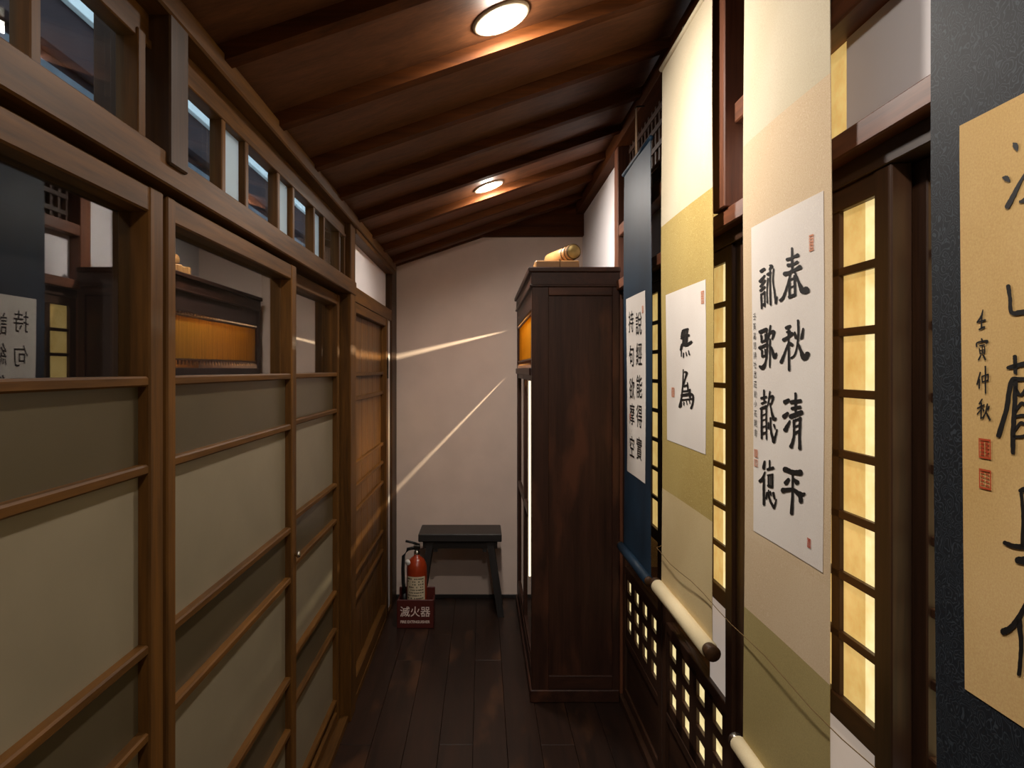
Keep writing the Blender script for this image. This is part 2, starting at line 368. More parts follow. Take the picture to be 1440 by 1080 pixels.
# plank door
pd = struct(empty('door_6', (-.57, 3.58, .03)), 'brown plank door with cross battens near the end wall', 'door')
wb('stile', -.60, -.548, 3.03, 3.095, .03, 1.745, 'oak', pd, .003)
wb('stile', -.60, -.548, 4.08, 4.155, .03, 1.745, 'oak', pd, .003)
wb('rail', -.60, -.552, 3.09, 4.085, 1.70, 1.745, 'oak', pd, .003)
wb('rail', -.60, -.552, 3.09, 4.085, .03, .10, 'oak', pd, .003)
for i in range(6):
    a = 3.095+i*(4.08-3.095)/6
    wb('board', -.60, -.580, a+.001, a+(4.08-3.095)/6-.001, .10, 1.70, 'honey', pd, .003)
for z in (1.43, 1.32, 1.026, .92, .806, .523, .413):
    wb('batten', -.581, -.566, 3.09, 4.085, z-.009, z+.009, 'oak', pd, .002)
bx('door_pull', -.549, -.542, 4.10, 4.125, 1.40, 1.52, 'metal_dark', pd)
# clerestory
cw = struct(empty('window_1', (-.58, 1.25, 1.822)), 'row of small clerestory windows above the lintel beam', 'window')
wb('rail', -.60, -.56, YB, 3.0, 1.822, 1.838, 'oak', cw, .002)
wb('rail', -.592, -.56, YB, 3.0, 1.992, 2.008, 'oak', cw, .002)
mull = []
def mullion(ya, w=.022): wb('mullion', -.590, -.562, ya, ya+w, 1.836, 1.994, 'oak', cw, .002); mull.append((ya, ya+w))
ylist = [-1.5, -1.1, -.9, -.5, -.3, .1, .3, .50, .66, .885, 1.537, 1.69, 1.955, 2.11, 2.37, 2.52, 2.79, 2.90]
for y in ylist: mullion(y)
wb('mullion', -.594, -.556, 1.150, 1.176, 1.822, 2.006, 'oak', cw, .002); mull.append((1.150, 1.176))
mull.sort()
for (a0, a1), (b0, b1) in zip(mull, mull[1:]):
    wide = b0-a1 > .16
    bx('pane', -.584, -.579, a1-.002, b0+.002, 1.836, 1.994, 'clerestory_glass' if wide else 'milk_glass', cw, 0)
struct(wb('trim_11', -.66, -.528, 1.205, 1.28, 1.80, 2.07, 'oakdark', bev=.003), 'short grey-brown strut between clerestory windows', 'trim')
# outside the clerestory
struct(wb('wall_outside', -1.42, -1.34, YB-1, 9.0, 1.2, 2.395, 'oakdark') if False else bx('wall_outside', -1.42, -1.34, YB-1, 9.0, 1.0, 2.40, 'outside_grey'),
       'grey rendered wall of the neighbouring house beyond the clerestory', 'wall')
struct(bx('trim_12', -1.36, -1.31, YB-1, 9.0, 2.44, 2.60, 'outside_dark'), 'dark timber band on the neighbouring house wall', 'trim')
struct(bx('trim_13', -1.36, -1.29, YB-1, 9.0, 2.60, 2.69, 'white_paint'), 'white painted eaves board of the neighbouring house', 'trim')
struct(bx('trim_14', -1.50, -1.36, YB-1, 9.0, 2.40, 2.80, 'outside_dark'), 'dark upper boards of the neighbouring house', 'trim')

# ---------------------------------------------------------------- right wall
struct(wb('trim_15', .585, .66, YB, 3.17, 1.797, 1.838, 'red', bev=.003), 'reddish lintel rail above the paper-paned doors', 'trim')
struct(wb('trim_16', .612, .70, YB, 3.17, 1.762, 1.798, 'brown'), 'dark grooved door head under the reddish lintel', 'trim')
struct(wb('trim_17', .60, .66, YB, 3.17, 2.036, 2.085, 'red', bev=.003), 'reddish rail between white panels and lattice transom', 'trim')
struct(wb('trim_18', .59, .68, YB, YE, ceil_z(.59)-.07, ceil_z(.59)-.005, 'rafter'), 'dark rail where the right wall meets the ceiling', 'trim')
struct(wb('trim_19', .575, .66, 1.69, 1.775, 1.838, 2.47, 'red', bev=.003), 'reddish upright post standing on the right lintel', 'trim')
struct(wb('trim_20', .595, .70, 3.12, 3.20, 0, 2.47, 'red', bev=.003), 'reddish post beside the cabinet and the far blue scroll', 'trim')
struct(wb('trim_21', .60, .72, YB, 3.17, 0, .03, 'brown'), 'dark sill under the paper-paned doors', 'trim')
wr = struct(bx('wall_right', .64, .68, 3.20, YE+.02, 0, 2.53, 'plaster_white'), 'white plaster wall above and behind the dark cabinet', 'wall')
struct(bx('wall_right', .645, .665, YB, 1.26, 1.838, 2.036, 'plaster_white'), 'white paper panel above the lintel by the navy scroll', 'wall')
struct(bx('wall_right', .645, .665, 1.36, 1.69, 1.838, 2.036, 'plaster_white'), 'white paper panel above the lintel by the tall cream scroll', 'wall')
struct(bx('wall_right', .645, .665, 1.775, 1.83, 1.838, 2.036, 'plaster_white'), 'narrow white paper panel beside the reddish upright post', 'wall')
struct(bx('wall_right', .645, .665, 2.40, 3.12, 1.838, 2.036, 'plaster_white'), 'white paper panel above the lintel behind the blue scroll', 'wall')
tw = struct(empty('window_2', (.655, 1.6, 1.838)), 'ochre lit paper strips between the white panels', 'window')
bx('pane', .650, .656, 1.26, 1.36, 1.838, 2.036, 'paper_ochre', tw, 0)
bx('pane', .650, .656, 1.83, 2.40, 1.838, 2.036, 'paper_ochre', tw, 0)
tr = struct(empty('window_3', (.64, 1.5, 2.085)), 'dark wooden lattice transom above the right rail', 'window')
bx('backing', .668, .68, YB, 3.12, 2.085, 2.50, 'red_y', tr, 0)
for (a, b_) in ((.30, 1.66), (1.80, 3.10)):
    k = int((b_-a)/.055)
    for i in range(k+1): wb('slat', .645, .662, a+i*(b_-a)/k-.009, a+i*(b_-a)/k+.009, 2.085, 2.43, 'brown', tr, .001)
    for z in (2.13, 2.20, 2.27, 2.34, 2.40): wb('bar', .640, .664, a, b_, z-.010, z+.010, 'brown', tr, .001)
for (a, b_) in ((1.79, 1.83), (1.85, 1.885)):
    for z0_, z1_ in ((2.095, 2.118), (2.142, 2.188), (2.212, 2.258)): bx('lit_slip', .6655, .667, a, b_, z0_, z1_, 'paper_cream', tr, 0)

def shoji(n, X, y0, y1, label, lower=0.0, split=True):
    d = struct(empty('door_%d' % n, (X+.015, (y0+y1)/2, .03)), label, 'door')
    a, b_ = X, X+.032
    SW = .048
    for s0 in (y0, y1-SW): wb('stile', a, b_, s0, s0+SW, .03, 1.762, 'brown', d, .002)
    ya, yb = y0+SW, y1-SW
    for z0_, z1_ in ((1.725, 1.762), (.84, .883), (.572, .602), (.272, .302), (.03, .07)):
        wb('rail', a+.002, b_, ya-.003, yb+.003, z0_, z1_, 'brown', d, .002)
    nc = max(1, round((yb-ya)/.135)); rh = (1.725-.883)/8; cwid = (yb-ya)/nc
    for i in range(1, 8): wb('muntin', a+.006, b_-.004, ya-.002, yb+.002, .883+i*rh-.007, .883+i*rh+.007, 'brown', d, .001)
    for i in range(1, nc): wb('muntin', a+.006, b_-.004, ya+i*cwid-.014, ya+i*cwid+.014, .88, 1.728, 'brown', d, .001)
    px0 = a+.014
    for c in range(nc):
        e0 = ya+c*cwid+(.014 if c else 0); e1 = ya+(c+1)*cwid-(.014 if c < nc-1 else 0)
        for r in range(8):
            z0_, z1_ = .883+r*rh+(.007 if r else 0), .883+(r+1)*rh-(.007 if r < 7 else 0)
            if c == 0 and split:
                mid = e0+(e1-e0)*.42
                bx('paper_pane', px0, px0+.003, e0-.001, mid, z0_-.001, z1_+.001, 'paper_cream', d, 0)
                bx('paper_pane', px0, px0+.003, mid, e1+.001, z0_-.001, z1_+.001, 'paper_ochre', d, 0)
            else:
                bx('paper_pane', px0, px0+.003, e0-.001, e1+.001, z0_-.001, z1_+.001, 'paper_ochre' if split else 'paper_cream', d, 0)
    ys = ya+(yb-ya)*lower
    if lower > 0: bx('paper_pane', px0, px0+.003, ya-.002, ys, .602, .84, 'paper_white', d, 0)
    if lower < 1: bx('clear_pane', px0, px0+.003, ys, yb+.002, .602, .84, 'cabinet_glass', d, 0)
    # pierced lower lattice: three rows of small square lights
    np_ = max(1, round((yb-ya)/.152)); cp = (yb-ya)/np_
    rows = [(.505, .555), (.424, .474), (.343, .393)]
    zz = [.572, .555, .505, .474, .424, .393, .343, .302]
    for i in range(0, 8, 2): wb('lattice_bar', a+.004, b_-.004, ya-.002, yb+.002, zz[i+1], zz[i], 'brown', d, .001)
    for k in range(np_+1):
        c = ya+k*cp; w0 = max(ya, c-.035); w1 = min(yb, c+.035)
        wb('lattice_post', a+.004, b_-.002, w0, w1, .300, .574, 'brown', d, .001)
    for k in range(np_):
        for (z0_, z1_) in rows: bx('paper_pane', px0, px0+.003, ya+k*cp+.033, ya+(k+1)*cp-.033, z0_-.002, z1_+.002, 'paper_cream', d, 0)
    wb('panel', a+.010, b_-.006, ya-.002, yb+.002, .068, .274, 'brown', d, .001)
    return d
shoji(7, .652, .42, 1.09, 'dark lattice door with cream paper panes set back behind the navy scroll', 1.0, split=False)
shoji(8, .616, 1.07, 1.571, 'dark lattice door with ochre paper panes between navy and cream scrolls', 1.0)
shoji(9, .616, 1.755, 2.435, 'dark lattice door with ochre paper panes behind the yellow scroll', .28)
shoji(10, .616, 2.45, 3.12, 'dark lattice door with ochre paper panes behind the blue scroll')
shoji(11, .652, -.30, .40, 'dark lattice door with cream paper panes beside the viewer', split=False)
struct(wb('trim_22', .625, .70, 1.571, 1.755, .03, 1.765, 'brown'), 'dark wide post between the lattice doors behind the cream scroll', 'trim')
struct(bx('wall_right', .66, .70, YB, -.30, 0, 2.5, 'plaster_rear'), 'plaster wall on the right behind the viewer', 'wall')
# lit recess behind the clear lower panes
rc = struct(bx('wall_recess', 1.02, 1.05, -.35, 3.2, .2, 1.9, 'box_white'), 'white back wall of the lit recess behind the lattice doors', 'wall')
struct(bx('floor_recess', .648, 1.04, -.35, 3.2, .555, .585, 'honey_y'), 'honey wood ledge inside the lit recess', 'floor')
struct(bx('ceiling_recess', .70, 1.04, -.35, 3.2, 1.80, 1.83, 'box_white'), 'white top of the lit recess', 'ceiling')
for k_, ya_ in enumerate((-.37, 3.12)):
    struct(bx('wall_recess', .69, 1.04, ya_, ya_+.03, .2, 1.9, 'box_white'), ('white end wall of the lit recess by the viewer', 'white end wall of the lit recess by the cabinet')[k_], 'wall')

# ---------------------------------------------------------------- downlights
al = math.atan(.342)
def downlight(x, y, label, power=1.0, sfx=''):
    z = ceil_z(x)
    t = tag(empty('recessed_downlight', (x, y, z)), label, 'light', 'recessed ceiling downlights'); t.rotation_euler = (0, -al, 0)
    r = lathe('trim_ring', [(.058,.004),(.072,.004),(.074,.0),(.073,-.004),(.066,-.007),(.059,-.005),(.058,.0)], (0,0,0), 'lamp_trim'); r.parent = t
    l = lathe('lens', [(.0,.002),(.060,.002),(.060,-.004),(.045,-.008),(.0,-.010)], (0,0,0), 'lamp_glow'); l.parent = t
    la = bpy.data.lights.new('downlight'+sfx, 'AREA'); la.shape = 'DISK'; la.size = .11; la.energy = DOWNLIGHT_W*power; la.color = (1, .92, .84); la.spread = math.radians(180)
    lo = bpy.data.objects.new('downlight'+sfx, la); C.objects.link(lo); lo.parent = t; lo.location = (0,0,-.014)
    # the domed lens also spills light sideways along the ceiling
    pl = bpy.data.lights.new('downlight_spill'+sfx, 'POINT'); pl.energy = SPILL_W*power; pl.shadow_soft_size = .02; pl.color = (1, .88, .74)
    po = bpy.data.objects.new('downlight_spill'+sfx, pl); C.objects.link(po); po.parent = t; po.location = (0,0,-.036)
downlight(.046, 1.745, 'round glowing downlight before the lit orange batten')
downlight(.030, 3.32, 'round glowing downlight nearest the end wall')
downlight(.046, .17, 'round glowing downlight above the viewer', 1.0, '_offscreen')

# ---------------------------------------------------------------- display cabinet
CX0, CX1, CY0, CY1 = .217, .598, 3.10, 4.42
cab = tag(empty('display_cabinet', ((CX0+CX1)/2, (CY0+CY1)/2, 0)), 'tall dark wood display cabinet with lit front against the right wall', 'cabinet')
def cp(name, *a, fam='cab', bev=.002): return wb(name, *a, fam, cab, bev)
# near side: frame and recessed panel
cp('corner_post', CX0, .290, CY0, CY0+.035, .05, 1.815); cp('corner_post', .568, CX1, CY0, CY0+.035, .05, 1.815)
cp('side_rail', .290, .568, CY0, CY0+.03, 1.775, 1.815); cp('side_rail', .290, .568, CY0, CY0+.03, .05, .115)
cp('side_panel', .285, .573, CY0+.012, CY0+.022, .11, 1.78)
cp('side_panel', CX0, CX1, CY1-.02, CY1, .05, 1.815)
cp('back_panel', CX1-.012, CX1-.002, CY0+.03, CY1-.02, .05, 1.815, fam='honey')
cp('base', CX0-.008, CX1, CY0-.006, CY1+.004, 0, .055, bev=.004)
cp('cornice', CX0-.004, CX1+.002, CY0-.004, CY1+.004, 1.815, 1.875)
cp('cornice_slab', CX0-.016, CX1+.004, CY0-.014, CY1+.012, 1.875, 1.897, bev=.004)
bx('cornice_bead', CX0-.010, CX1+.003, CY0-.009, CY1+.008, 1.811, 1.822, 'cab_y', cab, .003)
# front
cp('front_post', CX0, CX0+.03, CY0+.034, CY0+.060, .05, 1.815); cp('front_post', CX0, CX0+.03, CY1-.055, CY1-.018, .05, 1.815)
FY0, FY1 = CY0+.060, CY1-.055
cp('front_rail', CX0+.002, CX0+.028, FY0, FY1, 1.722, 1.815)
cp('front_rail', CX0, CX0+.03, FY0, FY1, .05, .13)
bx('bamboo_blind', CX0+.012, CX0+.016, FY0, FY1, 1.500, 1.706, 'blind', cab, 0)
cp('blind_rail', CX0+.004, CX0+.022, FY0, FY1, 1.700, 1.710, fam='honey'); cp('blind_rail', CX0+.004, CX0+.022, FY0, FY1, 1.494, 1.504, fam='honey')
bm = bmesh.new()
yy = FY0+.01
while yy < FY1-.012:
    for z0_, z1_ in ((1.709, 1.723), (1.474, 1.496)):
        r = bmesh.ops.create_cube(bm, size=1)
        for v in r['verts']: v.co = Vector((CX0+.010+v.co.x*.006, yy+.005+v.co.y*.010, (z0_+z1_)/2+v.co.z*(z1_-z0_)))
    yy += .040
dn = frombm('dentil_strip', bm, 'honey_y', (CX0+.01, 3.7, 1.6), cab); dn['kind'] = 'stuff'
cp('ledge', CX0-.010, CX0+.06, FY0-.02, FY1+.02, 1.425, 1.460, bev=.004)
cp('shelf', CX0+.02, CX1-.012, CY0+.03, CY1-.02, 1.425, 1.437, fam='honey')
cp('shelf', CX0+.03, CX1-.012, CY0+.03, CY1-.02, .75, .765, fam='honey')
ym = (FY0+FY1)/2
for (a, b_) in ((FY0, ym-.002), (ym+.002, FY1)):
    gd = bx('door_pane', CX0+.012, CX0+.015, a+.03, b_-.03, .16, 1.41, 'cabinet_glass', cab, 0)
    for s0 in (a, b_-.035): wb('door_stile', CX0+.003, CX0+.024, s0, s0+.035, .13, 1.436, 'cab', gd, .002)
    for z0_ in (.13, .74, 1.40): wb('door_rail', CX0+.003, CX0+.024, a+.035, b_-.035, z0_, z0_+.036, 'cab', gd, .002)
bx('led_strip', CX0-.007, CX0+.002, FY0+.04, FY0+.055, .52, 1.40, 'led_soft', cab, 0)
bx('led_strip', CX0+.045, CX0+.055, FY0+.05, FY1-.05, 1.415, 1.424, 'led_glow', cab, 0)
def arealight(name, loc, sx, sy, e, col, rot):
    la = bpy.data.lights.new(name, 'AREA'); la.shape = 'RECTANGLE'; la.size = sx; la.size_y = sy; la.energy = e; la.color = col
    lo = bpy.data.objects.new(name, la); C.objects.link(lo); lo.location = loc; lo.rotation_euler = rot; return lo
# LED strip in the upper compartment: its light leaves by the two slits and draws the streaks on the end wall
arealight('cabinet_led', (.523, 3.70, 1.785), .010, .95, 60.0, (1, .86, .60), (0, math.radians(60), 0))
arealight('display_led', (.300, 3.74, 1.412), .03, 1.0, 2.4, (1, .78, .42), (0, math.radians(71), 0)).data.spread = math.radians(55)

# ---------------------------------------------------------------- bamboo pieces on the cabinet
br = tag(empty('bamboo_slip_roll', (.42, 3.34, 1.897)), 'rolled bamboo slips tied with dark cord on top of the cabinet', 'bamboo roll')
c0 = Vector((.412, 3.20, 1.982)); c1 = Vector((.335, 3.46, 1.982)); rr = .034
rol = tubeobj('roll', [c0, c1], rr, 'bamboo', br, 20)
d_ = (c1-c0).normalized()
tubeobj('rind', [c0-d_*.001, c0+d_*.004], rr+.0012, 'bamboo_rind', rol, 20)
tubeobj('end_face', [c0-d_*.003, c0], rr-.004, 'bamboo_end', rol, 20)
for t in (.10, .24):
    p = c0+(c1-c0)*t; u = d_.cross(Vector((0,0,1))).normalized(); w = d_.cross(u)
    tubeobj('cord', [p+(u*math.cos(a)+w*math.sin(a))*(rr+.002) for a in [k*2*math.pi/16 for k in range(17)]], .002, 'bamboo_rind', br, 6)
tubeobj('cord', [c0+d_*.04+Vector((-.03,-.004,.0)), c0+d_*.03+Vector((-.022,-.008,-.03)), c0+d_*.03+Vector((-.016,-.012,-.034)), c0+d_*.03+Vector((-.005,-.014,-.037))], .0018, 'bamboo_rind', br, 6)
tubeobj('cord', [c0+d_*.04+Vector((.03,-.004,-.005)), c0+d_*.03+Vector((.018,-.008,-.03)), c0+d_*.03+Vector((.004,-.012,-.037))], .0018, 'bamboo_rind', br, 6)
bb = tag(empty('bamboo_slip_bundle', (.31, 3.30, 1.897)), 'flat bundle of bamboo slips lying under the roll on the cabinet', 'bamboo slips')
for i in range(9):
    bx('slip', .238+.002*(i%2), .432, 3.16+i*.030, 3.187+i*.030, 1.897, 1.936+.003*(i%3), 'bamboo', bb, .004)
tubeobj('cord', [(.345, 3.155, 1.897), (.345, 3.157, 1.940), (.345, 3.43, 1.941)], .002, 'bamboo_rind', bb, 6)

# ---------------------------------------------------------------- bench
st = tag(empty('bench', (-.12, 4.27, 0)), 'low black wooden bench with splayed legs against the end wall', 'bench')
prism('seat', [(-.372, .487), (-.335, .462), (-.335, .43), (.112, .43), (.112, .462), (.106, .487)], 'y', 4.14, 4.40, 'black_x', st) if False else wb('seat', -.375, .115, 4.17, 4.43, .440, .485, 'black', st, .004)
wb('apron', -.35, .09, 4.195, 4.215, .395, .441, 'black', st); wb('apron', -.35, .09, 4.385, 4.405, .395, .441, 'black', st)
def splay(x0, x1, y0, y1):
    bm = bmesh.new(); h = .019
    A = [bm.verts.new((x0+sx*h, y0+sy*h, .442)) for sx, sy in ((-1,-1),(1,-1),(1,1),(-1,1))]
    B = [bm.verts.new((x1+sx*h, y1+sy*h, 0)) for sx, sy in ((-1,-1),(1,-1),(1,1),(-1,1))]
    bm.faces.new(A); bm.faces.new(B[::-1])
    for i in range(4): bm.faces.new((A[i], A[(i+1)%4], B[(i+1)%4], B[i]))
    frombm('leg', bm, 'black_z', (x0, y0, .2), st)
for sx, xa, xb in ((-1, -.305, -.375), (1, .045, .110)):
    for ya_, yb_ in ((4.205, 4.180), (4.395, 4.420)): splay(xa, xb, ya_, yb_)
    wb('stretcher', (xa+xb)/2-.010, (xa+xb)/2+.010, 4.195, 4.408, .20, .235, 'black', st)
    wb('bracket', xa-sx*.03-.012, xa-sx*.03+.012, 4.195, 4.217, .375, .40, 'black', st)

# ---------------------------------------------------------------- fire extinguisher and its stand
bxr = tag(empty('extinguisher_box', (-.375, 4.06, 0)), 'dark red extinguisher stand with white lettering on the floor', 'box')
wb_ = lambda n, *a: bx(n, *a, 'box_red', bxr, .003)
fpl = wb_('front', -.478, -.272, 3.985, 3.997, .0, .160)
wb_('side', -.478, -.468, 3.99, 4.12, .0, .150); wb_('side', -.282, -.272, 3.99, 4.12, .0, .150)
wb_('back', -.478, -.272, 4.11, 4.12, .0, .195); wb_('bottom', -.476, -.274, 3.99, 4.118, 0, .012)
ext = tag(empty('fire_extinguisher', (-.372, 4.054, .012)), 'orange-red fire extinguisher with pale label standing in the red box', 'extinguisher')
ex, ey = -.372, 4.054
lathe('cylinder', [(.0,.0),(.052,.0),(.057,.006),(.058,.02),(.058,.30),(.056,.325),(.047,.350),(.032,.368),(.018,.376),(.016,.386),(.0,.386)], (ex,ey,.012), 'extinguisher_red', ext, 32)
lathe('neck', [(.0,.0),(.015,.0),(.017,.006),(.017,.022),(.012,.026),(.012,.04),(.0,.04)], (ex,ey,.394), 'metal', ext, 18)
bm = bmesh.new(); R_ = .0588; rows_ = []
for i in range(13):
    a = math.radians(-150+i*115/12); rows_.append((bm.verts.new((ex+R_*math.cos(a), ey+R_*math.sin(a), .13)), bm.verts.new((ex+R_*math.cos(a), ey+R_*math.sin(a), .285))))
for p, q in zip(rows_, rows_[1:]): bm.faces.new((p[0], q[0], q[1], p[1]))
lab = frombm('label', bm, 'label_white', (ex, ey, .2), ext)
bm = bmesh.new(); R_ = .0592
for r in range(9):
    z = .145+r*.0155
    for k in range(9):
        if random.random() < .2: continue
        a0 = math.radians(-143+k*11); a1 = a0+math.radians(random.uniform(5, 9))
        vs = [bm.verts.new((ex+R_*math.cos(a), ey+R_*math.sin(a), zz_)) for a, zz_ in ((a0,z),(a1,z),(a1,z+.007),(a0,z+.007))]; bm.faces.new(vs)
frombm('label_print', bm, 'print_dark', (ex, ey, .2), lab)
bx('valve', ex-.018, ex+.018, ey-.016, ey+.016, .425, .452, 'metal_dark', ext, .004)
tubeobj('carry_handle', [(ex+.01,ey,.44),(ex-.03,ey-.01,.438),(ex-.055,ey-.015,.43)], .007, 'black_rubber', ext, 8)
tubeobj('squeeze_lever', [(ex+.015,ey,.452),(ex-.025,ey-.01,.468),(ex-.062,ey-.018,.478)], .007, 'black_rubber', ext, 8)
lathe('pressure_gauge', [(.0,0),(.016,0),(.017,.004),(.015,.009),(0,.010)], (ex-.045,ey-.045,.365), 'porcelain', ext, 16).rotation_euler = (math.pi/2, 0, -.5)
tubeobj('hose', [(ex-.015,ey,.435),(ex-.05,ey-.01,.43),(ex-.075,ey-.012,.39),(ex-.078,ey-.012,.32),(ex-.076,ey-.012,.24),(ex-.070,ey-.012,.17)], .010, 'black_rubber', ext, 10)
tubeobj('nozzle', [(ex-.070,ey-.012,.18),(ex-.068,ey-.014,.12)], .012, 'black_rubber', ext, 10, radii=[.010,.016])

# ---------------------------------------------------------------- writing
def glyphs(text, size, offset=0.0):
    cu = bpy.data.curves.new('t', 'FONT'); cu.body = text; cu.size = size; cu.offset = offset; cu.resolution_u = 3
    cu.align_x = 'CENTER'; cu.align_y = 'CENTER'
    o = bpy.data.objects.new('t', cu); C.objects.link(o)
    bpy.context.view_layer.update()
    me = bpy.data.meshes.new_from_object(o.evaluated_get(bpy.context.evaluated_depsgraph_get()))
    bpy.data.objects.remove(o); bpy.data.curves.remove(cu)
    me.materials.clear()
    return me
def sign_text(name, text, size, cx, y, cz, mat, parent, sx=1, offset=0):
    me = glyphs(text, size, offset)
    if me.vertices:
        xs = [v.co.x for v in me.vertices]; ys = [v.co.y for v in me.vertices]; mx_, my_ = (min(xs)+max(xs))/2, (min(ys)+max(ys))/2
        for v in me.vertices: v.co = Vector(((v.co.x-mx_)*sx, 0, v.co.y-my_))
    return link(name, me, mat, (cx, y, cz), parent)
sign_text('lettering', '滅火器', .062, -.375, 3.9835, .095, 'print_white', fpl, .92, .0004)
sign_text('lettering', 'FIRE EXTINGUISHER', .021, -.375, 3.9835, .038, 'print_white', fpl, .88, .0006)

# ---------------------------------------------------------------- hanging scrolls
def plane(px, py, X):
    y = X*F/(px-VX); return y, EYE+(VY-py)*y/F
def catmull(pts, n=7):
    if len(pts) == 2: pts = [pts[0], tuple((a+b_)/2 for a, b_ in zip(*pts)), pts[1]]
    P = [pts[0]]+list(pts)+[pts[-1]]; out = []
    for i in range(1, len(P)-2):
        for k in range(n):
            t = k/n; o = []
            for a, b_, c, d in zip(P[i-1], P[i], P[i+1], P[i+2]):
                o.append(.5*(2*b_+(c-a)*t+(2*a-5*b_+4*c-d)*t*t+(3*b_-a-3*c+d)*t**3))
            out.append(o)
    out.append(list(P[-2])); return out
def brush(bm, pts, tf):
    """one brush stroke: centre line (x, y, width) -> flat ribbon with rounded ends; tf maps to the scroll"""
    c = catmull(pts); n = len(c); Lr = []
    jit = random.Random(int(pts[0][0]*31+pts[0][1]*17))
    for i, (x, y, w) in enumerate(c):
        a, b_ = c[max(i-1,0)], c[min(i+1,n-1)]
        tx, ty = b_[0]-a[0], b_[1]-a[1]; l = math.hypot(tx, ty) or 1
        nx, ny = -ty/l, tx/l; w = max(w, 2)*.5
        j1, j2 = 1+jit.uniform(-.10,.10), 1+jit.uniform(-.10,.10)
        Lr.append(((x+nx*w*j1, y+ny*w*j1), (x-nx*w*j2, y-ny*w*j2)))
    def V(p): return bm.verts.new(tf(*p))
    prev = None; first = None
    for a, b_ in Lr:
        cur = (V(a), V(b_))
        if prev: bm.faces.new((prev[0], prev[1], cur[1], cur[0]))
        else: first = cur
        prev = cur
    for (i0, i1, pr) in ((0, 1, first), (n-1, n-2, prev)):
        x, y, w = c[i0]; dx, dy = x-c[i1][0], y-c[i1][1]; l = math.hypot(dx, dy) or 1; w = max(w,2)*.5
        dx, dy = dx/l*w, dy/l*w; arc = []
        for k in range(1, 4):
            t = math.pi*k/4; s = 1 if i0 else -1
            ex_, ey_ = -dy*s, dx*s
            # from side a (normal side) round the tip to side b
            arc.append(V((x+ (-(c[i0][1]-c[i1][1])/l*w*s if False else ex_)*math.cos(t)*(1 if i0 else 1)+dx*math.sin(t)*.8, y+ey_*math.cos(t)+dy*math.sin(t)*.8)))
        bm.faces.new([pr[0]]+arc+[pr[1]])

